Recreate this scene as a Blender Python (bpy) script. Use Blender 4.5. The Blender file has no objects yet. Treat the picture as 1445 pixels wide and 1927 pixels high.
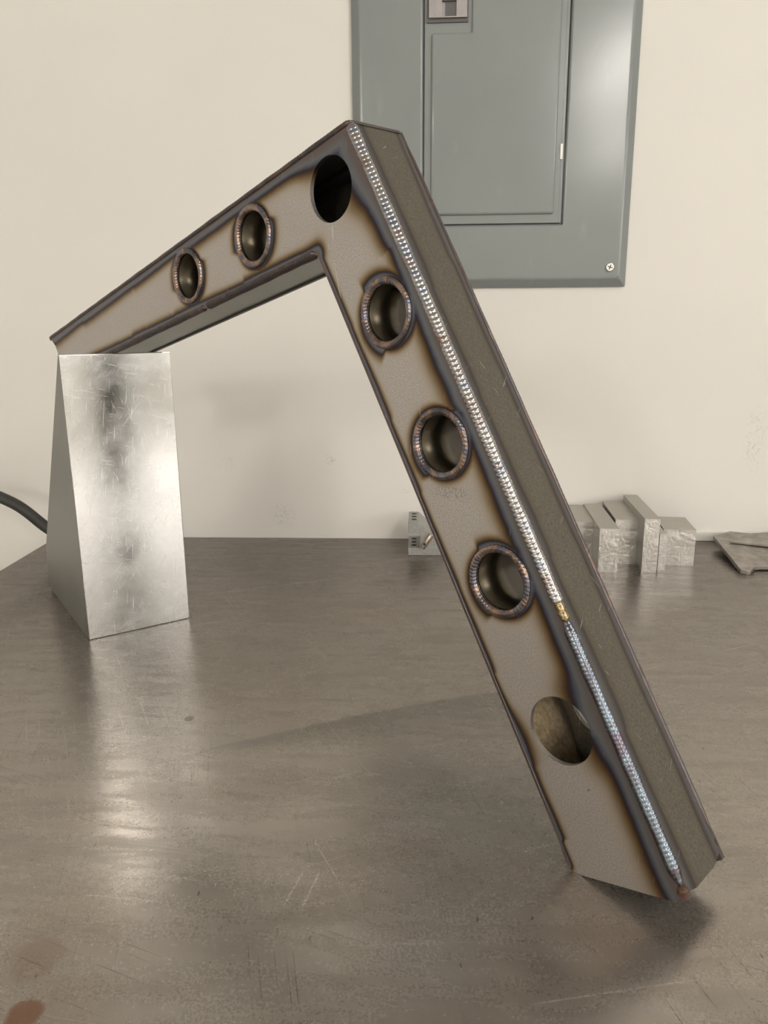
import bpy, bmesh, math, random
from mathutils import Vector, Matrix
from mathutils.geometry import delaunay_2d_cdt
random.seed(7)
R = math.radians
scene = bpy.context.scene
C = scene.collection

# ------------------------------------------------------------------ camera, world, exposure
TZ = 0.90                     # table top height
CZ = TZ + 0.3337              # camera height
WALL_Y = 1.166                # wall behind the bench
PITCH, YAW, ROLL = R(14.0), R(2.8), R(0.45)
fw = Vector((-math.sin(YAW) * math.cos(PITCH), math.cos(YAW) * math.cos(PITCH), -math.sin(PITCH)))
rt0 = Vector((math.cos(YAW), math.sin(YAW), 0)); up0 = rt0.cross(fw)
rt = rt0 * math.cos(ROLL) - up0 * math.sin(ROLL)
up = up0 * math.cos(ROLL) + rt0 * math.sin(ROLL)
cam_d = bpy.data.cameras.new('camera'); cam = bpy.data.objects.new('camera', cam_d); C.objects.link(cam)
M = Matrix((rt, up, -fw)).transposed().to_4x4(); M.translation = (0, 0, CZ)
cam.matrix_world = M
cam_d.sensor_fit = 'VERTICAL'; cam_d.sensor_height = 36.0; cam_d.lens = 1450.0 / 1927.0 * 36.0
cam_d.clip_start = 0.01; cam_d.clip_end = 60
scene.camera = cam

world = bpy.data.worlds.new('world'); scene.world = world; world.use_nodes = True
world.node_tree.nodes['Background'].inputs[0].default_value = (0.9, 0.92, 1.0, 1)
world.node_tree.nodes['Background'].inputs[1].default_value = 0.05
vs = scene.view_settings
vs.view_transform = 'Standard'; vs.look = 'None'; vs.gamma = 1.0; vs.use_curve_mapping = False
vs.exposure = -0.07
LAMP = 58.0                   # radiance of the ceiling lamps

# ------------------------------------------------------------------ helpers
def link(name, me, mats, parent=None, smooth=False):
    o = bpy.data.objects.new(name, me); C.objects.link(o)
    for m in (mats if isinstance(mats, (list, tuple)) else [mats]): me.materials.append(m)
    if parent: o.parent = parent
    if smooth:
        for p in me.polygons: p.use_smooth = True
    return o
def tag(o, label=None, cat=None, group=None, kind=None):
    if label: o['label'] = label
    if cat: o['category'] = cat
    if group: o['group'] = group
    if kind: o['kind'] = kind
    return o
def empty(name, loc, rz=0):
    o = bpy.data.objects.new(name, None); C.objects.link(o)
    o.location = loc; o.rotation_euler = (0, 0, rz); o.empty_display_size = .02
    return o
def from_bm(name, bm, mats, parent=None, smooth=False):
    me = bpy.data.meshes.new(name); bm.normal_update(); bm.to_mesh(me); bm.free()
    return link(name, me, mats, parent, smooth)
def bm_box(bm, lo, hi):
    x0, y0, z0 = lo; x1, y1, z1 = hi
    v = [bm.verts.new(p) for p in ((x0,y0,z0),(x1,y0,z0),(x1,y1,z0),(x0,y1,z0),(x0,y0,z1),(x1,y0,z1),(x1,y1,z1),(x0,y1,z1))]
    fs = [(0,3,2,1),(4,5,6,7),(0,1,5,4),(1,2,6,5),(2,3,7,6),(3,0,4,7)]
    return [bm.faces.new([v[i] for i in f]) for f in fs]
def bm_prism(bm, pts, ax, lo, hi):
    """polygon pts in the two other axes, extruded along axis ax from lo to hi"""
    def put(p, h):
        return {'y': (p[0], h, p[1]), 'z': (p[0], p[1], h), 'x': (h, p[0], p[1])}[ax]
    a = [bm.verts.new(put(p, lo)) for p in pts]; b = [bm.verts.new(put(p, hi)) for p in pts]
    n = len(pts)
    bm.faces.new(a); bm.faces.new(b[::-1])
    for i in range(n): bm.faces.new([a[i], b[i], b[(i+1) % n], a[(i+1) % n]])
    bmesh.ops.recalc_face_normals(bm, faces=bm.faces[:])
def bevel(bm, w, seg=2, ang=R(25)):
    es = [e for e in bm.edges if len(e.link_faces) == 2 and e.calc_face_angle(0) > ang]
    bmesh.ops.bevel(bm, geom=es, offset=w, segments=seg, profile=.5, affect='EDGES', clamp_overlap=True)
def box(name, lo, hi, mat, parent=None, bw=0, seg=2):
    bm = bmesh.new(); bm_box(bm, lo, hi)
    if bw: bevel(bm, bw, seg)
    return from_bm(name, bm, mat, parent)
def cyl(name, p0, p1, r, mat, parent=None, n=32, r2=None, bw=0):
    p0, p1 = Vector(p0), Vector(p1); bm = bmesh.new()
    d = p1 - p0
    bmesh.ops.create_cone(bm, cap_ends=True, segments=n, radius1=r, radius2=r if r2 is None else r2, depth=d.length)
    if bw: bevel(bm, bw, 2, R(50))
    m = d.to_track_quat('Z', 'Y').to_matrix().to_4x4(); m.translation = (p0 + p1) / 2
    bmesh.ops.transform(bm, matrix=m, verts=bm.verts[:])
    o = from_bm(name, bm, mat, parent)
    for p in o.data.polygons: p.use_smooth = len(p.vertices) == 4
    return o
def tube_path(name, pts, r, mat, parent=None, n=14, sub=8):
    """smooth tube along a Catmull-Rom path"""
    P = [Vector(p) for p in pts]; P = [P[0] * 2 - P[1]] + P + [P[-1] * 2 - P[-2]]
    path = []
    for i in range(1, len(P) - 2):
        for k in range(sub):
            t = k / sub; a, b, c, d = P[i-1:i+3]
            path.append(.5 * ((2*b) + (c-a)*t + (2*a-5*b+4*c-d)*t*t + (3*b-a-3*c+d)*t**3))
    path.append(P[-2])
    bm = bmesh.new(); rings = []
    for i, p in enumerate(path):
        T = (path[min(i+1, len(path)-1)] - path[max(i-1, 0)]).normalized()
        U = Vector((0, 0, 1)).cross(T)
        U = Vector((1, 0, 0)) if U.length < 1e-4 else U.normalized()
        V = T.cross(U)
        rings.append([bm.verts.new(p + r * (U * math.cos(a) + V * math.sin(a))) for a in [2*math.pi*j/n for j in range(n)]])
    for a, b in zip(rings, rings[1:]):
        for j in range(n): bm.faces.new([a[j], a[(j+1) % n], b[(j+1) % n], b[j]])
    bm.faces.new(rings[0][::-1]); bm.faces.new(rings[-1])
    bmesh.ops.recalc_face_normals(bm, faces=bm.faces[:])
    return from_bm(name, bm, mat, parent, True)

# ------------------------------------------------------------------ node material kit
class NT:
    def __init__(s, name):
        s.m = bpy.data.materials.new(name); s.m.use_nodes = True
        s.t = s.m.node_tree; s.n = s.t.nodes; s.b = s.n['Principled BSDF']; s.out = s.n['Material Output']
        s._co = None
    def L(s, a, b): s.t.links.new(a, b)
    def new(s, typ, **kw):
        n = s.n.new(typ)
        for k, v in kw.items(): setattr(n, k, v)
        return n
    @property
    def co(s):
        if not s._co: s._co = s.new('ShaderNodeTexCoord').outputs['Object']
        return s._co
    def mp(s, scale=(1,1,1), rot=(0,0,0), loc=(0,0,0), src=None):
        n = s.new('ShaderNodeMapping'); s.L(src or s.co, n.inputs[0])
        n.inputs['Scale'].default_value = scale; n.inputs['Rotation'].default_value = rot; n.inputs['Location'].default_value = loc
        return n.outputs[0]
    def noise(s, scale, detail=4, rough=.55, src=None, dist=0):
        n = s.new('ShaderNodeTexNoise'); s.L(src or s.co, n.inputs['Vector'])
        n.inputs['Scale'].default_value = scale; n.inputs['Detail'].default_value = detail
        n.inputs['Roughness'].default_value = rough; n.inputs['Distortion'].default_value = dist
        return n.outputs[0]
    def math(s, op, a, b=None, clamp=False):
        n = s.new('ShaderNodeMath', operation=op, use_clamp=clamp)
        for i, v in enumerate((a, b)):
            if v is None: continue
            if isinstance(v, (int, float)): n.inputs[i].default_value = v
            else: s.L(v, n.inputs[i])
        return n.outputs[0]
    def mr(s, v, a, b, c=0., d=1.):
        n = s.new('ShaderNodeMapRange'); s.L(v, n.inputs[0])
        for i, x in enumerate((a, b, c, d)): n.inputs[i+1].default_value = x
        return n.outputs[0]
    def ramp(s, v, stops, interp='LINEAR'):
        n = s.new('ShaderNodeValToRGB'); n.color_ramp.interpolation = interp; s.L(v, n.inputs[0])
        e = n.color_ramp.elements
        while len(e) < len(stops): e.new(.5)
        for x, (p, c) in zip(e, stops): x.position = p; x.color = (*c, 1) if len(c) == 3 else c
        return n.outputs[0]
    def mix(s, f, a, b, typ='MIX'):
        n = s.new('ShaderNodeMix', data_type='RGBA', blend_type=typ)
        for i, v in ((0, f), (6, a), (7, b)):
            if isinstance(v, (int, float)): n.inputs[i].default_value = v
            elif isinstance(v, tuple): n.inputs[i].default_value = (*v, 1)
            else: s.L(v, n.inputs[i])
        return n.outputs[2]
    def attr(s, name): return s.new('ShaderNodeAttribute', attribute_name=name).outputs['Fac']
    def set(s, **kw):
        for k, v in kw.items():
            i = s.b.inputs[k.replace('_', ' ')]
            if isinstance(v, (int, float)): i.default_value = v
            elif isinstance(v, tuple): i.default_value = (*v, 1)
            else: s.L(v, i)
    def bump(s, h, strength=.2, dist=.001):
        n = s.new('ShaderNodeBump'); n.inputs['Strength'].default_value = strength; n.inputs['Distance'].default_value = dist
        s.L(h, n.inputs['Height']); s.L(n.outputs[0], s.b.inputs['Normal'])
    def scratches(s, dirs, long=30., thin=900., thr=.74, w=.03, seed=0.):
        """sparse thin straight scratch marks in several directions (0..1 mask)"""
        tot = None
        for i, a in enumerate(dirs):
            v = s.mp((long, thin, long), (0, 0, 0), (seed + i*3.7, i*1.3, 0), src=s.mp((1,1,1), (0, 0, R(a))))
            m = s.mr(s.noise(1.0, 1, .4, src=v), thr, thr + w)
            tot = m if tot is None else s.math('MAXIMUM', tot, m)
        return s.math('MULTIPLY', tot, s.mr(s.noise(11., 2, .5, src=s.mp((1,1,1), (0,0,0), (seed + 7, 3, 1))), .42, .62))

# ---- wall paint
def mat_paint(name, col, rough=.85, bump=.08, marks=False):
    k = NT(name)
    big = k.noise(2.2, 3, .5); sm = k.noise(60, 3, .6)
    c = k.mix(k.mr(big, .35, .7), tuple(x * .95 for x in col), col)
    c = k.mix(k.mr(sm, .66, .8, 0, .12), c, tuple(x * .8 for x in col))
    if marks:      # smudges, pencil scribbles and scuffs left on the paint: (x, z, half sizes, strength)
        sep = k.new('ShaderNodeSeparateXYZ'); k.L(k.co, sep.inputs[0])
        for x, z, rx, rz, st, sc in ((-.214, .937, .024, .024, .5, 130), (-.141, 1.026, .009, .011, .3, 45), (-.133, 1.022, .006, .008, .3, 45), (-.086, 1.111, .005, .014, .25, 40), (.498, 1.054, .02, .06, .35, 70), (-.026, .976, .014, .004, .5, 60), (-.30, 1.02, .02, .015, .25, 110)):
            dx = k.math('DIVIDE', k.math('SUBTRACT', sep.outputs[0], x), rx)
            dz = k.math('DIVIDE', k.math('SUBTRACT', sep.outputs[2], z), rz)
            d = k.math('SQRT', k.math('ADD', k.math('MULTIPLY', dx, dx), k.math('MULTIPLY', dz, dz)))
            nz = k.noise(sc, 2, .5, dist=1.5)
            line = k.mr(k.math('ABSOLUTE', k.math('SUBTRACT', nz, .5)), .0, .03, 1, 0)
            m = k.math('MULTIPLY', k.math('MULTIPLY', k.mr(d, .5, 1., 1, 0), line), st)
            c = k.mix(m, c, (.30, .29, .25))
    k.set(Base_Color=c, Roughness=rough)
    k.bump(k.noise(220, 3, .6), bump, .0006)
    return k.m
M_WALL = mat_paint('wall_paint', (.76, .735, .69), marks=True)
M_WALL2 = mat_paint('room_paint', (.70, .68, .63))
M_CEIL = mat_paint('ceiling_paint', (.74, .73, .70))
M_FLOOR = mat_paint('concrete', (.30, .29, .27), .6)
M_TRIM = mat_paint('trim_paint', (.74, .73, .69), .6)

# ---- bench top: bare hot rolled plate, stained and scratched
def mat_table():
    k = NT('bench_steel')
    st = k.mp((1.0, 2.2, 1), (0, 0, R(-14)))
    big = k.noise(5.0, 4, .55, src=st, dist=.5); mid = k.noise(26, 5, .6, src=k.mp((.6, 3.0, 1), (0, 0, R(-10))), dist=.3); fine = k.noise(520, 3, .75)
    c = k.ramp(big, [(.30, (.235, .205, .172)), (.48, (.315, .285, .25)), (.62, (.36, .328, .29)), (.80, (.31, .285, .255))])
    c = k.mix(k.mr(mid, .42, .80, 0, .5), c, (.19, .166, .142))
    c = k.mix(k.mr(k.noise(7, 3, .5, src=k.mp((1, 1, 1), (0, 0, 0), (4, 2, 0))), .56, .74, 0, .4), c, (.245, .175, .135))
    c = k.mix(k.mr(fine, .36, .64, 0, .38), c, (.42, .385, .345))
    pit = k.noise(170, 2, .5, src=k.mp((1.9, .7, 1), (0, 0, R(35))))
    c = k.mix(k.mr(pit, .72, .77, 0, .75), c, (.08, .07, .062))
    # rust spots
    sep = k.new('ShaderNodeSeparateXYZ'); k.L(k.co, sep.inputs[0])
    for x, y, r, col, s in ((-.196, .302, .008, (.19, .085, .045), .75), (-.1994, .5945, .0040, (.07, .05, .04), .7), (-.206, .335, .013, (.20, .125, .09), .3), (.075,.96,.05,(.27,.18,.14),.3)):
        dx = k.math('SUBTRACT', sep.outputs[0], x); dy = k.math('MULTIPLY', k.math('SUBTRACT', sep.outputs[1], y), .8)
        d = k.math('SQRT', k.math('ADD', k.math('MULTIPLY', dx, dx), k.math('MULTIPLY', dy, dy)))
        d = k.math('ADD', d, k.math('MULTIPLY', k.math('SUBTRACT', mid, .5), r * 1.2))
        c = k.mix(k.mr(d, r * .75, r * 1.1, s, 0), c, col)
    # brown tone deepening towards the wall side of the plate, ragged at its edge
    far_tone = k.math('ADD', sep.outputs[1], k.math('MULTIPLY', k.math('SUBTRACT', big, .5), .55))
    c = k.mix(k.mr(far_tone, .5, 1.0, 0, .78), c, (.125, .104, .083))
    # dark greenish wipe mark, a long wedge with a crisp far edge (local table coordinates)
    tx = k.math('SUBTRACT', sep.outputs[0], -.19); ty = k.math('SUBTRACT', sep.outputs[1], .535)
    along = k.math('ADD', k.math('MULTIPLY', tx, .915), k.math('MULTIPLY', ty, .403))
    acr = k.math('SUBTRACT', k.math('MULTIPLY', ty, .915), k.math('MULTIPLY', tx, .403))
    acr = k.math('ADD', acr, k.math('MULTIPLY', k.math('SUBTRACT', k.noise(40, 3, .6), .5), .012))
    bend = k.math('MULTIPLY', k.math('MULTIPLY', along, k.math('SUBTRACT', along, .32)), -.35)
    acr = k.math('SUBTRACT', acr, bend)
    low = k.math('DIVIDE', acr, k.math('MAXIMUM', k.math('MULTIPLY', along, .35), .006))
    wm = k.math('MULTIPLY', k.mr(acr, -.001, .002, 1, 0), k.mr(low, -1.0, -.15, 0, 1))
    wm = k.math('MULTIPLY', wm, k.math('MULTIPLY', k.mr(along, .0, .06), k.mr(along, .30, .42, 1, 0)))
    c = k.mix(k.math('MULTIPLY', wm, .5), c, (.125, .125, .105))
    sc = k.scratches((8, 62, -26), 8., 1500., .715, .025)
    sd = k.scratches((20, 75), 14., 1300., .72, .025, 9.)
    c = k.mix(k.math('MULTIPLY', sd, .7), c, (.08, .07, .06))
    c = k.mix(k.math('MULTIPLY', sc, .6), c, (.60, .56, .50))
    for (ax, ay, bx, by, wd, st) in ((-.0724, .4094, -.0800, .3780, .0007, .55), (-.0620, .4100, -.0690, .3760, .0007, .6), (-.204, .385, -.150, .3800, .00035, .6),
                                     (.055, .318, .150, .338, .0006, .7), (-.035, .352, .060, .360, .0004, .5), (.020, .372, .052, .415, .0003, .4), (-.268, .905, -.10, .975, .0005, .6)):
        L = math.hypot(bx - ax, by - ay); ux, uy = (bx - ax) / L, (by - ay) / L
        dx = k.math('SUBTRACT', sep.outputs[0], ax); dy = k.math('SUBTRACT', sep.outputs[1], ay)
        al = k.math('ADD', k.math('MULTIPLY', dx, ux), k.math('MULTIPLY', dy, uy))
        ac = k.math('ABSOLUTE', k.math('SUBTRACT', k.math('MULTIPLY', dx, uy), k.math('MULTIPLY', dy, ux)))
        m = k.math('MULTIPLY', k.mr(ac, wd * .4, wd, st, 0), k.math('MULTIPLY', k.mr(al, 0, L * .1), k.mr(al, L * .8, L, 1, 0)))
        c = k.mix(k.math('MULTIPLY', m, k.mr(fine, .3, .6, .3, 1)), c, (.70, .66, .60))
    ro = k.math('ADD', k.mr(mid, .3, .7, .20, .32), k.mr(fine, .3, .7, -.03, .05))
    k.set(Base_Color=c, Roughness=ro, Metallic=.72)
    k.bump(k.math('ADD', k.math('MULTIPLY', fine, .5), k.noise(90, 4, .6)), .06, .0005)
    return k.m
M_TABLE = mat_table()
def mat_simple(name, col, rough=.5, metal=0., nscale=40, var=.25, bump=.05):
    k = NT(name)
    n = k.noise(nscale, 4, .6)
    k.set(Base_Color=k.mix(k.mr(n, .3, .7), tuple(x * (1 - var) for x in col), tuple(min(1, x * (1 + var)) for x in col)), Roughness=rough, Metallic=metal)
    k.bump(k.noise(nscale * 6, 3, .6), bump, .0005)
    return k.m
M_FRAME = mat_simple('table_frame_steel', (.16, .15, .14), .5, .6)

# ---- heat tinted sheet steel: 'haz' attribute = distance from the weld / width of the tint
def mat_plate(name, base, base2, rough=.42, metal=.85, fine=900, band=1.0, ink=False, straw=True):
    k = NT(name)
    h = k.attr('haz')
    wob = k.math('SUBTRACT', k.noise(70, 4, .6), .5); wob2 = k.math('SUBTRACT', k.noise(14, 2, .5), .5)
    h = k.math('ADD', h, k.math('ADD', k.math('MULTIPLY', wob, .16), k.math('MULTIPLY', wob2, .22)))
    grain = k.noise(fine, 2, .7); cl = k.noise(26, 4, .6)
    b = k.mix(k.mr(grain, .3, .7), base2, base)
    b = k.mix(k.mr(cl, .42, .75, 0, .35), b, tuple(x * .72 for x in base))
    t = k.math('DIVIDE', h, 2.0)
    haz = k.ramp(t, [(.0, (.15, .125, .118)), (.07, (.23, .155, .135)), (.14, (.17, .135, .132)), (.22, (.165, .148, .148)), (.32, (.18, .19, .205)), (.40, (.105, .112, .15)),
                     (.455, (.042, .040, .058)), (.50, (.062, .038, .028)), (.56, (.15, .092, .045)), (.66, (.29, .215, .13)), (.80, (.42, .35, .27)), (.95, (.52, .465, .40))])
    if straw: c = k.mix(k.mr(t, .66, 1.15), haz, b)
    else:
        dk = k.ramp(t, [(.0, (.095, .08, .075)), (.25, (.10, .09, .085)), (.42, (.055, .05, .05)), (.5, (.04, .034, .03)), (.6, (.085, .07, .05))])
        c = k.mix(k.mr(t, .5, .8), dk, b)
    spot = k.noise(210, 2, .5)
    c = k.mix(k.mr(spot, .74, .78, 0, .55), c, (.08, .07, .06))
    sc = k.scratches((70, -40), 60., 900., .76, .02)
    # scratch marks run in the plate's own plane (x, z)
    c = k.mix(k.math('MULTIPLY', sc, .35), c, (.7, .68, .65))
    if ink:
        sep = k.new('ShaderNodeSeparateXYZ'); k.L(k.co, sep.inputs[0])
        for (au, av, bu, bv, wd, st) in ((-.4238, .3978, -.4230, .3891, .0004, .9), (-.4287, .3867, -.4271, .3821, .0003, .7), (-.4229, .3758, -.4165, .3490, .00035, .7), (-.5395, .3870, -.5345, .4010, .0003, .7)):
            ax, ay, bx, by = au + .2107, av - .0011, bu + .2107, bv - .0011
            L = math.hypot(bx - ax, by - ay); ux, uy = (bx - ax) / L, (by - ay) / L
            dx = k.math('SUBTRACT', sep.outputs[0], ax); dy = k.math('SUBTRACT', sep.outputs[2], ay)
            al = k.math('ADD', k.math('MULTIPLY', dx, ux), k.math('MULTIPLY', dy, uy))
            ac = k.math('ABSOLUTE', k.math('SUBTRACT', k.math('MULTIPLY', dx, uy), k.math('MULTIPLY', dy, ux)))
            m = k.math('MULTIPLY', k.mr(ac, wd * .5, wd, st, 0), k.math('MULTIPLY', k.mr(al, 0, L * .08), k.mr(al, L * .9, L, 1, 0)))
            c = k.mix(k.math('MULTIPLY', m, k.mr(cl, .4, .6, .4, 1)), c, (.95, .93, .9))
        m = k.math('MULTIPLY', k.attr('ink'), k.mr(k.math('ABSOLUTE', k.math('SUBTRACT', k.noise(260, 2, .6, dist=1.), .5)), .0, .06, 1, 0))
        c = k.mix(k.math('MULTIPLY', m, .55), c, (.09, .07, .075))
    ro = k.math('ADD', k.mr(t, .3, .8, rough - .06, rough), k.mr(grain, .3, .7, -.04, .06))
    k.set(Base_Color=c, Roughness=ro, Metallic=k.mr(t, .25, .6, metal * .75, metal))
    k.bump(grain, .06, .0003)
    return k.m
M_PLATE = mat_plate('heat_tinted_steel', (.70, .66, .63), (.43, .405, .385), ink=True)
M_SIDE = mat_plate('mill_scale_steel', (.15, .134, .106), (.075, .067, .052), .46, .55, 700, straw=False)
M_UNDER = mat_plate('smooth_scale_steel', (.33, .335, .30), (.27, .272, .245), .34, .7, 500, straw=False)

def mat_weld(name, stops, rough=.22, metal=.95, sc=55):
    k = NT(name)
    n = k.noise(sc, 2, .5, dist=.3); f = k.noise(380, 2, .5)
    c = k.ramp(n, stops)
    c = k.mix(k.mr(f, .55, .85, 0, .15), c, (.10, .09, .09))
    k.set(Base_Color=c, Roughness=k.mr(f, .3, .7, rough - .02, rough + .06), Metallic=metal)
    return k.m
M_WELD = mat_weld('silver_weld', [(.25, (.28, .20, .17)), (.40, (.36, .335, .33)), (.50, (.46, .445, .44)), (.58, (.28, .31, .38)), (.70, (.42, .33, .28))], .2)
M_WELD_L = mat_weld('blue_weld', [(.25, (.10, .105, .135)), (.42, (.15, .155, .18)), (.52, (.17, .21, .245)), (.62, (.13, .115, .145)), (.75, (.21, .165, .145))], .22)
M_WELDD = mat_weld('oxidised_weld', [(.25, (.07, .06, .06)), (.42, (.12, .09, .083)), (.55, (.085, .08, .088)), (.68, (.16, .11, .09)), (.8, (.10, .085, .085))], .34, .75, 45)
M_WELDR = mat_weld('copper_blue_weld', [(.25, (.07, .08, .12)), (.42, (.19, .155, .15)), (.50, (.40, .28, .22)), (.57, (.16, .16, .21)), (.75, (.34, .30, .29))], .2, .9, 60)
M_GOLD = mat_weld('gold_tack', [(.35, (.20, .15, .09)), (.5, (.40, .31, .16)), (.65, (.24, .21, .17))], .25, .95, 200)
M_RUST = mat_simple('burnt_crater', (.10, .055, .035), .6, .3, 300, .5)
M_TUBE = mat_simple('polished_tube', (.085, .073, .052), .30, .9, 60, .2, .02)
M_INNER = mat_simple('gold_lit_steel', (.42, .335, .225), .42, .8, 300, .3, .05)  # gold inner face; light falling in through the hole put into its colour

# ---- aluminium
def mat_alu(name, col, rough, scr=1., streak=(1, 1, 1), bump=.1, dents=0.):
    k = NT(name)
    cl = k.noise(18, 5, .65, src=k.mp(streak)); fine = k.noise(500, 3, .7, src=k.mp(streak))
    c = k.mix(k.mr(cl, .35, .7), tuple(x * .80 for x in col), col)
    c = k.mix(k.mr(fine, .35, .7, 0, .3), c, tuple(x * .62 for x in col))
    # scratches lie in the faces: mix coordinate axes so that every face gets marks
    v = k.mp((1, 1, 1), (R(62), R(18), R(25)))
    tot = None
    for i, (a, b, ln) in enumerate(((30, 20, 30.), (-35, 60, 45.), (75, -20, 38.), (52, 33, 60.))):
        w = k.mp((ln, 2300., ln), (0, 0, 0), (i * 2.3, i, i * 5.1), src=k.mp((1, 1, 1), (R(a), R(b), R(a + b))))
        m = k.mr(k.noise(1.0, 1, .4, src=w), .73, .77)
        tot = m if tot is None else k.math('MAXIMUM', tot, m)
    c = k.mix(k.math('MULTIPLY', tot, .28 * scr), c, (.97, .97, .97))
    pit = k.noise(230, 2, .5)
    c = k.mix(k.mr(pit, .71, .75, 0, .5), c, (.30, .29, .27))
    ro = k.math('ADD', k.mr(cl, .3, .7, rough - .06, rough + .10), k.math('MULTIPLY', tot, .15))
    k.set(Base_Color=c, Roughness=ro, Metallic=.97)
    h = k.math('ADD', k.noise(160, 4, .65), k.math('MULTIPLY', tot, -.6))
    if dents: h = k.math('ADD', h, k.math('MULTIPLY', k.noise(70, 2, .5, dist=.8), dents))
    k.bump(h, bump, .0008)
    return k.m
M_ALU = mat_alu('machined_aluminium', (.80, .80, .79), .17, 1., bump=.05)
M_ALU_SIDE = mat_alu('sawn_aluminium', (.37, .37, .35), .46, .25, (3, 3, .5), .25)
M_ALU_DULL = mat_alu('dull_aluminium', (.56, .545, .50), .42, .4, bump=.12)
M_ALU_CUT = mat_alu('smeared_cut_aluminium', (.72, .71, .695), .34, .8, (1, 1, .6), .6, 2.5)
M_SCRAP = mat_simple('scrap_steel', (.34, .315, .285), .42, .75, 60, .3)
M_FIX = mat_simple('ground_grey_steel', (.34, .335, .32), .45, .5, 200, .15)
M_HOLE = mat_simple('dark_bore', (.02, .02, .018), .7, 0, 100, .2)
M_PIN = mat_simple('worn_clamp_pin', (.42, .36, .31), .3, .9, 120, .3)
M_CABLE = mat_simple('black_rubber', (.035, .034, .032), .55, 0, 60, .3)

# ---- panel
def mat_panel():
    k = NT('grey_enamel')
    n = k.noise(5, 3, .5); peel = k.noise(170, 2, .5)
    c = k.mix(k.mr(n, .3, .7), (.215, .234, .234), (.245, .263, .262))
    sm = k.noise(14, 3, .6, src=k.mp((3, 1, .8)))
    c = k.mix(k.mr(sm, .64, .78, 0, .22), c, (.36, .38, .37))
    k.set(Base_Color=c, Roughness=.17, Metallic=0.)
    k.bump(peel, .07, .0006)
    return k.m
M_PANEL = mat_panel()
M_LATCH = mat_simple('latch_plastic', (.36, .335, .335), .45, 0, 50, .08, .02)
M_LATCH_D = mat_simple('latch_dark', (.10, .095, .095), .5, 0, 50, .1, .02)
M_CHROME = mat_simple('zinc_plate', (.60, .59, .57), .22, .97, 80, .08, .02)
M_WHITE = mat_simple('white_clip', (.80, .80, .76), .4, 0, 50, .05, .02)
def mat_lamp(name, st):
    k = NT(name)
    k.set(Base_Color=(.9, .9, .88), Emission_Color=(1.0, .95, .885), Emission_Strength=st)
    return k.m
M_LAMP = mat_lamp('lamp_diffuser', LAMP); M_LAMP_B = mat_lamp('bench_lamp_diffuser', LAMP * .45); M_LAMP_FILL = mat_lamp('left_fill_diffuser', LAMP * 1.5); M_LAMP_C = mat_lamp('centre_lamp_diffuser', LAMP * .75)

# ------------------------------------------------------------------ the room
X0, X1, Y0, Y1, ZH = -3.4, 4.2, -8.0, WALL_Y, 2.85
def struct(name, lo, hi, mat): return tag(box(name, lo, hi, mat), kind='structure')
struct('floor', (X0, Y0, -.1), (X1, Y1, 0), M_FLOOR)
struct('ceiling', (X0, Y0, ZH), (X1, Y1, ZH + .1), M_CEIL)
struct('wall_back', (X0, Y1, 0), (X1, Y1 + .12, ZH), M_WALL)
struct('wall_left', (X0 - .12, Y0, 0), (X0, Y1, ZH), M_WALL2)
struct('wall_right', (X1, Y0, 0), (X1 + .12, Y1, ZH), M_WALL2)
struct('wall_front', (X0, Y0 - .12, 0), (X1, Y0, ZH), M_WALL2)
tr = box('trim_1', (.34, Y1 - .006, TZ + .0005), (1.25, Y1, TZ + .0135), M_TRIM, bw=.001)
tag(tr, kind='structure')

# ceiling lamps, all out of the frame; the last three are added as fill
def lamp(x, y, lx, ly, label, mat=None, rz=0):
    e = empty('ceiling_lamp', (x, y, ZH), rz)
    bm = bmesh.new(); bm_box(bm, (-lx/2, -ly/2, -.04), (lx/2, ly/2, 0)); bevel(bm, .006)
    from_bm('housing', bm, M_TRIM, e)
    w = ly / 2 - .01; sec = [(-w, -.041), (-w, -.075), (-w * .6, -.125), (w * .6, -.125), (w, -.075), (w, -.041)]
    bm = bmesh.new(); bm_prism(bm, sec, 'x', -lx/2 + .01, lx/2 - .01)
    from_bm('diffuser', bm, mat or M_LAMP, e)
    tag(e, label, 'lamp', 'ceiling lamps of the workshop')
lamp(1.45, -.80, 1.25, .24, 'long white ceiling lamp right of the steel bench', M_LAMP_B, rz=R(90))
lamp(1.28, -3.2, 1.25, .24, 'long white ceiling lamp behind the camera, second from the bench', M_LAMP_C, rz=R(90))
lamp(1.78, -5.45, 1.25, .24, 'long white ceiling lamp behind the camera, third from the bench', M_LAMP_C, rz=R(90))
lamp(-2.2, -4.0, 1.25, .24, 'long white added fill lamp over the left half of the room', M_LAMP_FILL, rz=R(90))  # added fill, weakens the shadows from the left
lamp(-1.5, -6.7, 1.25, .24, 'long white added fill lamp in the far left corner of the room', M_LAMP_FILL, rz=R(90))  # added fill, low light onto the bench wall
lamp(3.3, -6.7, 1.25, .24, 'long white added fill lamp in the far right corner of the room', rz=R(90))  # added fill to match on the right side

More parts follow.
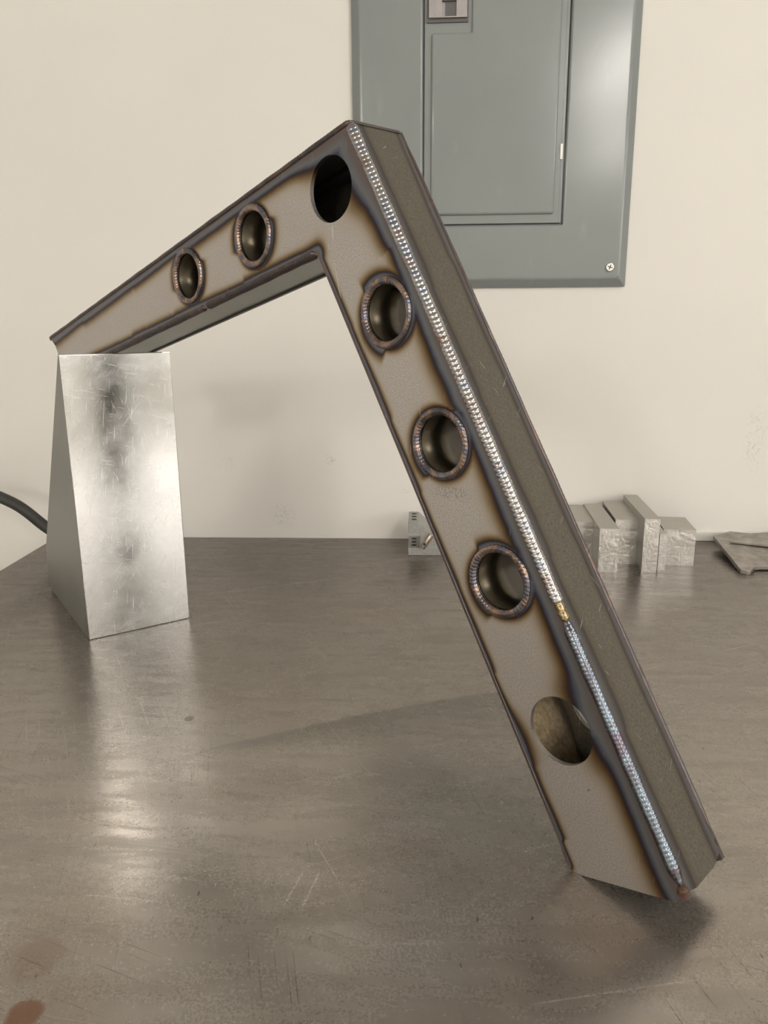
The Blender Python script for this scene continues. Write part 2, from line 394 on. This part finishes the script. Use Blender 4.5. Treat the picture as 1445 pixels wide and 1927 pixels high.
# high frosted window band in the right wall, daylight behind
def mat_pane():
    k = NT('frosted_daylight'); k.set(Base_Color=(.8, .8, .8), Emission_Color=(1.0, .98, .95), Emission_Strength=PANE); return k.m
PANE = 6.5
M_PANE = mat_pane(); M_DFR = mat_simple('window_aluminium', (.30, .31, .32), .45, .3)
GY0, GY1, GZ0, GZ1 = -4.8, -.9, 1.55, 2.65
dg = empty('window_1', (X1, (GY0 + GY1) / 2, GZ0)); tag(dg, kind='structure')
ny = 4
for i in range(ny):
    y0 = (GY1 - GY0) * (i / ny - .5); y1 = (GY1 - GY0) * ((i + 1) / ny - .5)
    box('pane', (-.03, y0 + .04, .04), (-.02, y1 - .04, GZ1 - GZ0 - .04), M_PANE, dg)
    for z in (0, GZ1 - GZ0 - .04): box('rail', (-.05, y0 + .04, z), (0, y1 - .04, z + .04), M_DFR, dg)
for i in range(ny + 1):
    y = (GY1 - GY0) * (i / ny - .5); box('stile', (-.05, y - .04, 0), (0, y + .04, GZ1 - GZ0), M_DFR, dg)

# ------------------------------------------------------------------ bench
TX0, TX1, TY0, TY1 = -.582, 1.25, -.08, WALL_Y - .001
table = empty('steel_workbench', ((TX0 + TX1) / 2, (TY0 + TY1) / 2, 0))
tag(table, 'brown-grey scratched steel workbench top running up to the white wall', 'workbench')
cx, cy = (TX0 + TX1) / 2, (TY0 + TY1) / 2
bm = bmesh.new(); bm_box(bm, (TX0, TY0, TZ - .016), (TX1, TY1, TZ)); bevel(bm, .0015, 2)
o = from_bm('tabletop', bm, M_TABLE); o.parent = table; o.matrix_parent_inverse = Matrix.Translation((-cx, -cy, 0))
def tpart(name, lo, hi):
    o = box(name, lo, hi, M_FRAME, bw=.003); o.parent = table; o.matrix_parent_inverse = Matrix.Translation((-cx, -cy, 0))
for x in (TX0 + .05, TX1 - .05):
    for y in (TY0 + .05, TY1 - .05): tpart('leg', (x - .03, y - .03, 0), (x + .03, y + .03, TZ - .077))
for y in (TY0 + .05, TY1 - .05): tpart('rail', (TX0 + .02, y - .03, TZ - .076), (TX1 - .02, y + .03, TZ - .0165))

# ------------------------------------------------------------------ tall aluminium wedge block under the beam
b1, b2, b3 = Vector((-.3571, .7587)), Vector((-.2668, .8256)), Vector((-.4825, .9201))
wdt = (b2 - b1).length; ang = math.atan2((b2 - b1).y, (b2 - b1).x); dep = (b3 - b1).length
HB = .3025
prof = [(0, 0), (dep - .012, 0), (dep - .003, .004), (dep, .013), (dep, .042), (dep - .004, .056), (.0045, HB), (0, HB)]   # (depth, height)
bm = bmesh.new(); bm_prism(bm, prof, 'x', 0, wdt); bevel(bm, .0008, 2)
bm.normal_update()
for f in bm.faces:
    if abs(f.normal.x) > .8: f.material_index = 1
wedge = from_bm('aluminum_wedge_block', bm, [M_ALU, M_ALU_SIDE])
wedge.location = (b1.x, b1.y, TZ); wedge.rotation_euler = (0, 0, ang)
tag(wedge, 'tall scratched aluminum wedge block holding up the left end of the steel beam', 'metal block')

# ------------------------------------------------------------------ the welded steel beam (local x along the plate, y into it, z up)
AZ = R(42.5); nrm = Vector((math.sin(AZ), math.cos(AZ), 0)); e1 = Vector((math.cos(AZ), -math.sin(AZ), 0))
DPL = .37138; U0 = -.2107; V0 = .0011
base = nrm * DPL + e1 * U0
beam = empty('welded_steel_beam', (base.x, base.y, TZ), -AZ)
tag(beam, 'bent welded steel box beam with seven round holes and blue-brown heat tint', 'steel beam')
TW, TT = .050, .0032           # box depth, sheet thickness
def uv(u, v): return Vector((u - U0, v - V0))
A = uv(-.4050, .4615); Cc = uv(-.9276, .3174); Dd = uv(-.9160, .2700); B = uv(-.4404, .3800)
cope = [uv(*p) for p in ((-.9195, .3139), (-.9119, .3086), (-.9073, .3009), (-.9068, .2925), (-.9105, .2808), (-.9150, .2727))]
Qs = [uv(*p) for p in ((-.2216, .0165), (-.2185, .0091), (-.2147, .0036), (-.2107, .0012), (-.2055, .0013))]
Ps = [uv(*p) for p in ((-.1495, .0165), (-.1435, .0187), (-.1395, .0225))]
outline = [A, Cc] + cope + [Dd, B] + Qs + Ps
holes = [(uv(-.6143, .3729), 0), (uv(-.5161, .3982), 0), (uv(-.4248, .4216), 1), (uv(-.3716, .3393), 0),
         (uv(-.3231, .2573), 0), (uv(-.2732, .1762), 0), (uv(-.2248, .0921), 1)]
RT, RP = .0185, .0216          # sleeved / plain hole radius
def seg_dist(p, a, b):
    d = b - a; t = max(0, min(1, (p - a).dot(d) / d.dot(d))); return (p - a - d * t).length, t * d.length
rnd = random.Random(3)
def passes(length, n, lo, hi):
    """tint width along a weld laid in n passes: grows along each pass, then drops back"""
    cuts = sorted([0, length] + [length * (i + rnd.uniform(-.25, .25)) / n for i in range(1, n)])
    amp = [(rnd.uniform(lo, lo + (hi - lo) * .5), rnd.uniform(lo + (hi - lo) * .5, hi)) for _ in cuts]
    def f(s):
        for i in range(len(cuts) - 1):
            if s <= cuts[i+1]:
                t = (s - cuts[i]) / max(1e-6, cuts[i+1] - cuts[i]); a, b = amp[i]
                return a + (b - a) * min(1, t * 1.4) * (1 if t < .93 else (1 - t) / .07 * .6 + .4)
        return lo
    return f
WO = passes((Ps[-1] - A).length, 5, .0112, .0158)
WT = passes((Cc - A).length, 5, .0070, .0110)
WL = passes((Dd - B).length, 5, .0052, .0085)
WI = passes((Qs[0] - B).length, 7, .0034, .0056)
ringf = []
for i in range(7):
    a0 = rnd.uniform(0, 6.28); ringf.append((a0, rnd.choice((2, 3, 3)), rnd.uniform(.0048, .0058), rnd.uniform(.0078, .0098)))
def haz(p):
    h = 9.
    near = 0.
    for i, (c, k) in enumerate(holes):
        r = (p - c).length
        if k == 0:
            a0, n, lo, hi = ringf[i]
            a = (math.atan2(p.y - c.y, p.x - c.x) + a0) % 6.2832 / 6.2832 * n
            t = a % 1.0
            w = lo + (hi - lo) * (t if t < .94 else (1 - t) / .06)
            h = min(h, max(0, r - RT) / w)
        else:
            near = max(near, math.exp(-((r - RP) / .013) ** 2))
    for a, b, W in ((A, Ps[-1], WO), (A, Cc, WT), (B, Dd, WL), (B, Qs[2], WI)):
        d, s = seg_dist(p, a, b)
        w = W(s) * (1 + (.35 * near if W is not WI else .9 * near))
        if W in (WT, WO): w += .006 * math.exp(-(s / .05) ** 2)
        h = min(h, d / w)
    return h
def inside(p, poly):
    c = False; n = len(poly)
    for i in range(n):
        a, b = poly[i], poly[(i+1) % n]
        if (a.y > p.y) != (b.y > p.y) and p.x < (b.x - a.x) * (p.y - a.y) / (b.y - a.y) + a.x: c = not c
    return c
def plate_tris(step):
    pts, edges = [], []
    def loop(L):
        s = len(pts); pts.extend(L); edges.extend((s + i, s + (i+1) % len(L)) for i in range(len(L)))
    O = []
    for i, a in enumerate(outline):
        b = outline[(i+1) % len(outline)]; n = max(1, int((b - a).length / (step * 1.5)))
        O += [a + (b - a) * (j / n) for j in range(n)]
    loop(O); loops = [O]
    for c, k in holes:
        r = RP if k else RT + .0016
        H = [c + Vector((math.cos(t), math.sin(t))) * r for t in [2*math.pi*j/72 for j in range(72)]]
        loop(H); loops.append(H)
    xs = [p.x for p in outline]; ys = [p.y for p in outline]
    nx = int((max(xs) - min(xs)) / step); ny = int((max(ys) - min(ys)) / step)
    for i in range(nx + 1):
        for j in range(ny + 1):
            p = Vector((min(xs) + (i + .5 * (j % 2)) * step, min(ys) + j * step))
            # quick reject by distance to the two arm axes
            if not inside(p, outline): continue
            if any((p - c).length < (RP if k else RT + .0016) + step * .4 for c, k in holes): continue
            pts.append(p)
    v, e, f, *_ = delaunay_2d_cdt(pts, edges, [], 0, 1e-7)
    tris = []
    for t in f:
        c = sum((v[i] for i in t), Vector((0, 0))) / len(t)
        if not inside(c, outline): continue
        if any((c - h).length < (RP if k else RT + .0016) * .9985 for h, k in holes): continue
        tris.append(t)
    return v, tris
def make_plate(name, y0, y1, step, mat, front):
    v, tris = plate_tris(step)
    bmv = []; n = len(v)
    co = [(p.x, y0, p.y) for p in v] + [(p.x, y1, p.y) for p in v]
    faces = []
    cnt = {}
    for t in tris:
        t = list(t)
        a, b, c = (v[i] for i in t[:3])
        if (b - a).cross(c - a) < 0: t.reverse()
        faces.append(t)                                    # faces -y
        faces.append([i + n for i in reversed(t)])
        for i in range(len(t)):
            e = (t[i], t[(i+1) % len(t)])
            cnt[e] = 1
    for (a, b) in list(cnt):
        if (b, a) not in cnt: faces.append([b, a, a + n, b + n])
    me = bpy.data.meshes.new(name); me.from_pydata(co, [], faces); me.update()
    hz = [haz(p) for p in v]
    at = me.attributes.new('haz', 'FLOAT', 'POINT'); at.data.foreach_set('value', hz + hz)
    ic = uv(-.3140, .2265); ax = (Ps[0] - A).normalized()
    ik = []
    for p in v:
        d = p - ic; ik.append(math.exp(-(d.x / .013) ** 4 - ((d.y) / .0042) ** 4))
    at = me.attributes.new('ink', 'FLOAT', 'POINT'); at.data.foreach_set('value', ik + ik)
    return link(name, me, mat, beam)
make_plate('front_plate', 0, TT, .0018, M_PLATE, True)
make_plate('back_plate', TW - TT, TW, .006, M_SIDE, False)  # darker sheet than the front; shade inside the box put into its colour

def side_plate(name, a, b, inward, mat, w0, w1, off=0., n_len=260, n_wid=24, trim=(0, 0), bottom=None, mat_in=None):
    """sheet closing the box between two outline points; inward = unit vector into the box"""
    d = b - a; Ln = d.length; t = d / Ln
    a = a + t * trim[0] + inward * off; Ln -= trim[0] + trim[1]
    ya, yb = .0006, TW - .0006
    co, hz = [], []
    for k in (0, 1):
        for i in range(n_len + 1):
            s = Ln * i / n_len
            for j in range(n_wid + 1):
                y = ya + (yb - ya) * j / n_wid
                q = a + t * s + inward * (TT * k)
                if bottom: q = q - t * (bottom(y) * max(0, (i / n_len - .93) / .07))
                co.append((q.x, y, q.y))
                hz.append(min((y - ya) / w0(s), (yb - y) / w1(s)))
    N = (n_len + 1) * (n_wid + 1); g = lambda k, i, j: k * N + i * (n_wid + 1) + j
    fc = []
    for i in range(n_len):
        for j in range(n_wid):
            fc.append((g(0,i,j), g(0,i+1,j), g(0,i+1,j+1), g(0,i,j+1)))
            fc.append((g(1,i,j), g(1,i,j+1), g(1,i+1,j+1), g(1,i+1,j)))
    for i in range(n_len):
        fc.append((g(0,i+1,0), g(0,i,0), g(1,i,0), g(1,i+1,0)))
        fc.append((g(0,i,n_wid), g(0,i+1,n_wid), g(1,i+1,n_wid), g(1,i,n_wid)))
    for j in range(n_wid):
        fc.append((g(0,0,j), g(0,0,j+1), g(1,0,j+1), g(1,0,j)))
        fc.append((g(0,n_len,j+1), g(0,n_len,j), g(1,n_len,j), g(1,n_len,j+1)))
    me = bpy.data.meshes.new(name); me.from_pydata(co, [], fc); me.update()
    bm = bmesh.new(); bm.from_mesh(me); bmesh.ops.recalc_face_normals(bm, faces=bm.faces[:]); bm.to_mesh(me); bm.free()
    at = me.attributes.new('haz', 'FLOAT', 'POINT'); at.data.foreach_set('value', hz)
    o = link(name, me, [mat, mat_in] if mat_in else mat, beam)
    if mat_in:
        for p in me.polygons: p.material_index = 1 if min(p.vertices) >= N else 0
    return o
def perp(a, b, toward):
    d = (b - a).normalized(); p = Vector((-d.y, d.x)); return p if p.dot(toward - a) > 0 else -p
in_or = perp(A, Ps[-1], B); in_ol = perp(A, Cc, B); in_ur = perp(B, Qs[0], A); in_ul = perp(B, Dd, A)
def clipb(y):     # the end of the outer sheet is cut back a little at both corners
    return .004 * max(0, (y - .036) / .014) + .003 * max(0, (.012 - y) / .012)
side_plate('outer_side_plate', A, Ps[-1], in_or, M_SIDE, passes(.52, 5, .0085, .0125), passes(.52, 5, .0060, .0085), trim=(.001, .001), bottom=clipb)
side_plate('top_plate', A, Cc, in_ol, M_SIDE, passes(.55, 5, .006, .009), passes(.55, 5, .006, .009), trim=(.0042, 0))
side_plate('underside_plate', B, Dd, in_ul, M_UNDER, passes(.5, 5, .0022, .0040), passes(.5, 5, .0015, .002), off=.0015, trim=(-.001, .012))
side_plate('inner_side_plate', B, Qs[0], in_ur, M_SIDE, passes(.45, 5, .004, .006), passes(.45, 5, .004, .006), off=.0008, trim=(.0, .0), mat_in=M_INNER)

def bead(name, pts, nout, r, pitch, mat, amp=.12, closed=False, M_=12, span=105, flat=1., seed=0, taper=.003):
    """weld bead swept along pts; nout(i) outward direction; overlapping ripples every pitch"""
    rr = random.Random(seed); n = len(pts)
    co, fc = [], []; s = 0.; ph = 0.
    tot = sum((pts[i+1] - pts[i]).length for i in range(n - 1))
    wob = [rr.uniform(0, 6.28) for _ in range(4)]
    for i in range(n):
        if closed: T = (pts[(i+1) % n] - pts[i-1]).normalized()
        else: T = (pts[min(i+1, n-1)] - pts[max(i-1, 0)]).normalized()
        N = nout(i); N = (N - T * N.dot(T)).normalized(); Bv = T.cross(N)
        if i: s += (pts[i] - pts[i-1]).length
        k = 1.0
        if not closed: k = math.sqrt(max(.0, min(1, s / taper))) * math.sqrt(max(.0, min(1, (tot - s) / taper))); k = max(k, .12)
        rw = r * k * (1 + .04 * math.sin(s * 90 + wob[0]) + .03 * math.sin(s * 230 + wob[1]))
        for j in range(M_ + 1):
            a = R(-span + 2 * span * j / M_)
            p = s / pitch + .42 * (a / R(90)) ** 2 + .05 * math.sin(s * 300 + wob[2])
            saw = p % 1.0
            bump = math.sin(math.pi * saw) ** .8
            rad = rw * (1 + amp * (bump - .5))
            co.append(pts[i] + N * (rad * math.cos(a) * flat) + Bv * (rad * math.sin(a)))
    m = M_ + 1
    for i in range(n if closed else n - 1):
        a, b = i * m, ((i + 1) % n) * m
        for j in range(M_): fc.append((a + j, b + j, b + j + 1, a + j + 1))
    if not closed:
        fc.append(tuple(range(m))); fc.append(tuple((n - 1) * m + j for j in reversed(range(m))))
    me = bpy.data.meshes.new(name); me.from_pydata(co, [], fc); me.update()
    bm = bmesh.new(); bm.from_mesh(me); bmesh.ops.recalc_face_normals(bm, faces=bm.faces[:]); bm.to_mesh(me); bm.free()
    return link(name, me, mat, beam, True)
def v3(p, y): return Vector((p.x, y, p.y))
def line(a, b, y, step=.0004):
    n = max(2, int((b - a).length / step)); return [v3(a + (b - a) * (i / n), y) for i in range(n + 1)]
def on(a, b, inw, s0, s1, off=.0010, y=.0010, **k): 
    d = (b - a).normalized(); return line(a + d * s0 + inw * off, a + d * s1 + inw * off, y, **k)
def out3(inw, front=True): 
    o = Vector((-inw.x, -1.0 if front else 1.0, -inw.y)); return lambda i: o
LO = (Ps[-1] - A).length
GAP = .3385                                                     # where the first long pass stops
bead('corner_weld', on(A, Ps[-1], in_or, .002, GAP), out3(in_or), .0037, .0033, M_WELD, .12, flat=.8, seed=1)
bead('corner_weld', on(A, Ps[-1], in_or, GAP + .007, LO - .007), out3(in_or), .0036, .0026, M_WELD_L, .055, flat=.8, seed=2, taper=.010)
bead('tack_weld', on(A, Ps[-1], in_or, GAP - .004, GAP + .011), out3(in_or), .0029, .0040, M_GOLD, .14, seed=3)
bead('weld_crater', on(A, Ps[-1], in_or, LO - .0085, LO - .0005), out3(in_or), .0030, .005, M_RUST, .25, seed=4)
bead('back_corner_weld', on(A, Ps[-1], in_or, .002, LO - .009, y=TW - .0010, step=.0009), out3(in_or, False), .0018, .0035, M_WELDD, .08, seed=5, taper=.02)
LT = (Cc - A).length
bead('top_weld', on(A, Cc, in_ol, .0, LT - .001, step=.0006), out3(in_ol), .0022, .0034, M_WELDD, .08, seed=6)
bead('back_top_weld', on(A, Cc, in_ol, .0, LT - .002, y=TW - .001, step=.0012), out3(in_ol, False), .0020, .0034, M_WELDD, .08, seed=7)
LL = (Dd - B).length; CUT = .152
bead('underside_weld', on(B, Dd, in_ul, .0015, CUT, off=.0012), out3(in_ul), .0032, .0026, M_WELDD, .12, flat=.7, seed=8)
bead('underside_weld', on(B, Dd, in_ul, CUT + .002, LL - .045, off=.0012), out3(in_ul), .0030, .0028, M_WELDD, .12, flat=.7, seed=9)
LI = (Qs[0] - B).length
bead('inner_weld', on(B, Qs[0], in_ur, .001, LI, off=.0012, step=.0006), out3(in_ur), .0016, .0030, M_WELDD, .10, flat=.6, seed=10, taper=.03)
bead('corner_end_weld', [Vector((A.x, y, A.y - .0012)) for y in [i * .0008 for i in range(62)]],
     lambda i: Vector((0, 0, 1)), .0016, .003, M_SIDE, .04, seed=11)
for i, (c, k) in enumerate(holes):
    if k: continue
    a0 = rnd.uniform(0, 6.28)
    ring = [v3(c + Vector((math.cos(t), math.sin(t))) * .0208, -.0002) for t in [a0 + 2*math.pi*j/320 for j in range(320)]]
    cc = v3(c, -.0002)
    bead('ring_weld', ring, lambda q, ring=ring, cc=cc: (Vector((0, -1, 0)) + (ring[q] - cc).normalized() * -.25), .0027, .0025, M_WELDR, .10, closed=True, flat=.75, seed=20 + i)
    ring2 = [v3(c + Vector((math.cos(t), math.sin(t))) * .0218, TW + .0002) for t in [2*math.pi*j/120 for j in range(120)]]
    bead('back_ring_weld', ring2, lambda q: Vector((0, 1, 0)), .0032, .0027, M_WELDR, .0, closed=True, flat=.85, seed=40 + i)
    # sleeve tube through the box
    bm = bmesh.new(); nseg = 72; prof_t = [(RT, .0022), (RT, .0440), (RT + .0015, .0440), (RT + .0015, .0022)]
    rings = [[bm.verts.new((c.x + r * math.cos(2*math.pi*j/nseg), y, c.y + r * math.sin(2*math.pi*j/nseg))) for j in range(nseg)] for r, y in prof_t]
    for a, b in zip(rings, rings[1:] + rings[:1]):
        for j in range(nseg): bm.faces.new([a[j], a[(j+1) % nseg], b[(j+1) % nseg], b[j]])
    bmesh.ops.recalc_face_normals(bm, faces=bm.faces[:])
    o = from_bm('sleeve_tube', bm, M_TUBE, beam)
    for p in o.data.polygons: p.use_smooth = abs(p.normal.y) < .5

# ------------------------------------------------------------------ aluminium offcuts by the wall
def bar(x0, y0, x1, dx, depth, h, mats, label, name='aluminum_bar'):
    """front-left (x0,y0), width to x1, back shifted sideways by dx"""
    rz = -math.atan2(dx, depth)
    bm = bmesh.new(); bm_box(bm, (0, 0, 0), (x1 - x0, depth, h)); bevel(bm, .0008, 2); bm.normal_update()
    for f in bm.faces:
        if f.normal.y < -.8: f.material_index = 1
    o = from_bm(name, bm, mats); o.location = (x0, y0, TZ); o.rotation_euler = (0, 0, rz)
    tag(o, label, 'metal bar', 'aluminum offcuts standing by the wall'); return o
AL = [M_ALU_DULL, M_ALU_CUT]
bar(.2130, 1.0545, .2430, .006, .105, .0572, AL, 'leftmost aluminum bar of the row, partly hidden behind the steel beam')
bar(.2395, 1.0050, .2650, .007, .145, .0611, AL, 'second aluminum bar from the beam, standing forward with a scarred end')
bar(.2690, 1.0430, .3000, .007, .112, .0641, AL, 'wide aluminum bar set back between the scarred bar and the tallest bar')
bar(.2985-.0005, 1.0062, .3180, .0085, .148, .0745, AL, 'tallest aluminum bar of the row by the wall')
bar(.3215, 1.0134, .3310, .003, .060, .0519, AL, 'thin narrow aluminum strip between the tallest bar and the squat block')
bar(.3345, 1.0400, .3772, .008, .072, .0513, AL, 'squat square aluminum block at the right end of the row')

# ------------------------------------------------------------------ small slotted fixture behind the beam
fx = empty('clamp_fixture', (.011, 1.0764, TZ))
tag(fx, 'small grey slotted clamp fixture standing against the wall left of the beam', 'fixture')
pf = [(-.0288, 0), (.0290, 0), (.0290, .010), (-.0142, .0505), (-.0288, .0505), (-.0288, .0338), (-.0127, .0338), (-.0115, .0320), (-.0115, .0125), (-.0127, .0115), (-.0288, .0115)]
bm = bmesh.new(); bm_prism(bm, pf, 'y', 0, .062); bevel(bm, .0005, 1, R(40)); from_bm('body', bm, M_FIX, fx)
for z, ys in ((.0505, (.014, .031, .048)), (.0115, (.014, .031, .048))):
    for y in ys: cyl('bolt_hole', (-.0205, y, z - .002), (-.0205, y, z + .0002), .0040, M_HOLE, fx, 20)
p = cyl('clamp_pin', (-.0085, -.0030, .0125), (.0050, -.0030, .0325), .0042, M_PIN, fx, 20, bw=.0006)
cyl('pin_socket', (-.0052, -.0072, .0190), (-.0052, -.0060, .0190), .0020, M_HOLE, p, 12)

# ------------------------------------------------------------------ scrap plates at the right
def scrap(name, pts, th, loc, rx, ry, rz, label, mat=M_SCRAP):
    bm = bmesh.new(); bm_prism(bm, pts, 'z', 0, th); bevel(bm, .0006, 2, R(40))
    o = from_bm(name, bm, mat); o.location = loc; o.rotation_euler = (rx, ry, rz)
    tag(o, label, 'steel scrap', 'scrap plates on the bench'); return o
scrap('steel_scrap_plate', [(-.002, 0), (.005, -.004), (.010, -.003), (.022, .012), (.030, .014), (.14, .014), (.14, .10), (.085, .118), (.075, .138), (.040, .151), (.008, .131)], .0058,
      (.4300, 1.0030, TZ + .0002), R(4.6), 0, 0, 'grey steel scrap plate with clipped corners lying against the wall strip')
scrap('steel_scrap_plate', [(0, 0), (.10, -.040), (.14, -.04), (.14, .045), (.062, .032), (.035, .026)], .0042,
      (.4500, 1.1010, TZ + .0145), R(4.6), R(-1.0), 0, 'brown pointed steel scrap plate lying on top of the clipped plate')

# ------------------------------------------------------------------ cable at the left
cb = tube_path('black_cable', [(-1.06, 1.157, 1.30), (-1.03, 1.13, 1.22), (-.95, 1.09, 1.10), (-.85, 1.06, 1.03), (-.75, 1.045, 1.016), (-.66, 1.045, 1.012), (-.585, 1.05, .983), (-.54, 1.055, .944), (-.50, 1.06, .9165), (-.44, 1.06, .9085), (-.37, 1.065, .9085)], .0082, M_CABLE)
tag(cb, 'thick black rubber cable arching over the left edge of the bench behind the block', 'cable')

# ------------------------------------------------------------------ electrical panel on the wall (world coordinates)
PY = WALL_Y - .012
pn = empty('electrical_panel', (.0970, WALL_Y, CZ + .0440))
tag(pn, 'grey enamelled electrical panel cover with door mounted on the white wall', 'electrical panel')
inv = Matrix.Translation((-.0970, -WALL_Y, -(CZ + .0440)))
def own(o): o.parent = pn; o.matrix_parent_inverse = inv; return o
px0, px1, pz0, pz1 = -.0957, .2902, CZ + .0440, CZ + .72
dx0, dx1, dz0, dz1 = .0010, .1965, CZ + .1279, CZ + .64       # door opening
bm = bmesh.new()
def ringv(x0, x1, z0, z1, y): return [bm.verts.new(q) for q in ((x0, y, z0), (x1, y, z0), (x1, y, z1), (x0, y, z1))]
prof_p = [(0, WALL_Y), (0, WALL_Y - .0045), (.0105, PY - .0002), (.013, PY - .0008)]
rs = [ringv(px0 + i, px1 - i, pz0 + i, pz1 - i, y) for i, y in prof_p]
rs.append(ringv(dx0 - .0012, dx1 + .0012, dz0 - .0012, dz1 + .0012, PY - .0008))
rs.append(ringv(dx0, dx1, dz0, dz1, PY + .0004))
rs.append(ringv(dx0, dx1, dz0, dz1, PY + .0070))
for a, b in zip(rs, rs[1:]):
    for j in range(4): bm.faces.new([a[j], a[(j+1) % 4], b[(j+1) % 4], b[j]])
bm.faces.new(rs[-1])
bmesh.ops.recalc_face_normals(bm, faces=bm.faces[:])
bmesh.ops.bevel(bm, geom=[e for e in bm.edges if e.calc_face_angle(0) > R(12) and min(v.co.y for v in e.verts) < PY + .001 ], offset=.0016, segments=3, affect='EDGES', profile=.5)
o = own(from_bm('cover', bm, M_PANEL))
for p in o.data.polygons: p.use_smooth = p.area < 2e-4
# door
gx = .0022
dr = own(box('door', (dx0 + gx, PY - .0006, dz0 + gx), (dx1 - gx - .004, PY + .0062, dz1 - gx), M_PANEL, bw=.0018, seg=3))
lip = own(box('door_flange', (dx1 - gx - .0036, PY + .0010, dz0 + gx), (dx1 - gx, PY + .0062, dz1 - gx), M_PANEL, bw=.0008))
em = [(.0118, CZ + .3700), (.0118, CZ + .1412), (.1835, CZ + .1412), (.1835, CZ + .615), (.0118, CZ + .615), (.0118, CZ + .475), (.0655, CZ + .475), (.0655, CZ + .3700)]
bm = bmesh.new(); bm_prism(bm, em, 'y', PY - .0042, PY - .0003)
es = [e for e in bm.edges if all(abs(v.co.y - (PY - .0042)) < 1e-6 for v in e.verts) or abs(e.verts[0].co.y - e.verts[1].co.y) > .001]
bmesh.ops.bevel(bm, geom=es, offset=.0036, segments=4, affect='EDGES', profile=.5, clamp_overlap=True)
o = from_bm('embossed_field', bm, M_PANEL)
for p in o.data.polygons: p.use_smooth = p.area < 1e-2 and abs(p.normal.y) < .995
o.parent = pn; o.matrix_parent_inverse = inv
# latch
lx0, lx1, lz0, lz1 = .0057, .0606, CZ + .3822, CZ + .462
lt = own(box('latch_bezel', (lx0, PY - .0030, lz0), (lx1, PY - .0004, lz1), M_LATCH_D, bw=.0008))
bm = bmesh.new()
fx0, fx1, fz0, fz1 = lx0 + .0028, lx1 - .0018, lz0 + .0048, lz1 - .004
sx0, sx1, sz0, sz1 = .0257, .0446, CZ + .3885, CZ + .445
rs = [ringv(fx0, fx1, fz0, fz1, PY - .0031), ringv(fx0, fx1, fz0, fz1, PY - .0062), ringv(sx0, sx1, sz0, sz1, PY - .0062), ringv(sx0, sx1, sz0, sz1, PY - .0034)]
for a, b in zip(rs, rs[1:]):
    for j in range(4): bm.faces.new([a[j], a[(j+1) % 4], b[(j+1) % 4], b[j]])
bm.faces.new(rs[-1]); bmesh.ops.recalc_face_normals(bm, faces=bm.faces[:])
own(from_bm('latch_face', bm, M_LATCH))
own(box('latch_slot', (sx0 + .0045, PY - .0046, sz0 + .0008), (sx1 - .0002, PY - .0035, sz1), M_LATCH_D))
own(box('latch_thumb', (sx0 + .0005, PY - .0075, CZ + .4060), (sx1 - .0005, PY - .0036, sz1 - .001), M_LATCH_D, bw=.0015, seg=3))
own(box('latch_rib', (.0155, PY - .0068, fz0 + .003), (.0178, PY - .0062, fz1 - .003), M_LATCH, bw=.0002))
own(box('hinge_clip', (.1890, PY - .0022, CZ + .2119), (.1922, PY + .0006, CZ + .2314), M_WHITE, bw=.0006))
# cover screw
sx, sz = .2654, CZ + .0697
sc = own(cyl('screw', (sx, PY - .0006, sz), (sx, PY - .0030, sz), .0066, M_CHROME, None, 32, r2=.0056, bw=.0006))
for a in (R(20), R(110)):
    bm = bmesh.new(); bm_box(bm, (-.0034, -.0002, -.0006), (.0034, .0002, .0006))
    m = Matrix.Translation((sx, PY - .0031, sz)) @ Matrix.Rotation(a, 4, 'Y')
    bmesh.ops.transform(bm, matrix=m, verts=bm.verts[:])
    o = from_bm('screw_slot', bm, M_LATCH_D); o.parent = sc
    o.matrix_parent_inverse = (Matrix.Translation((.0970, WALL_Y, CZ + .0440)) @ inv).inverted()
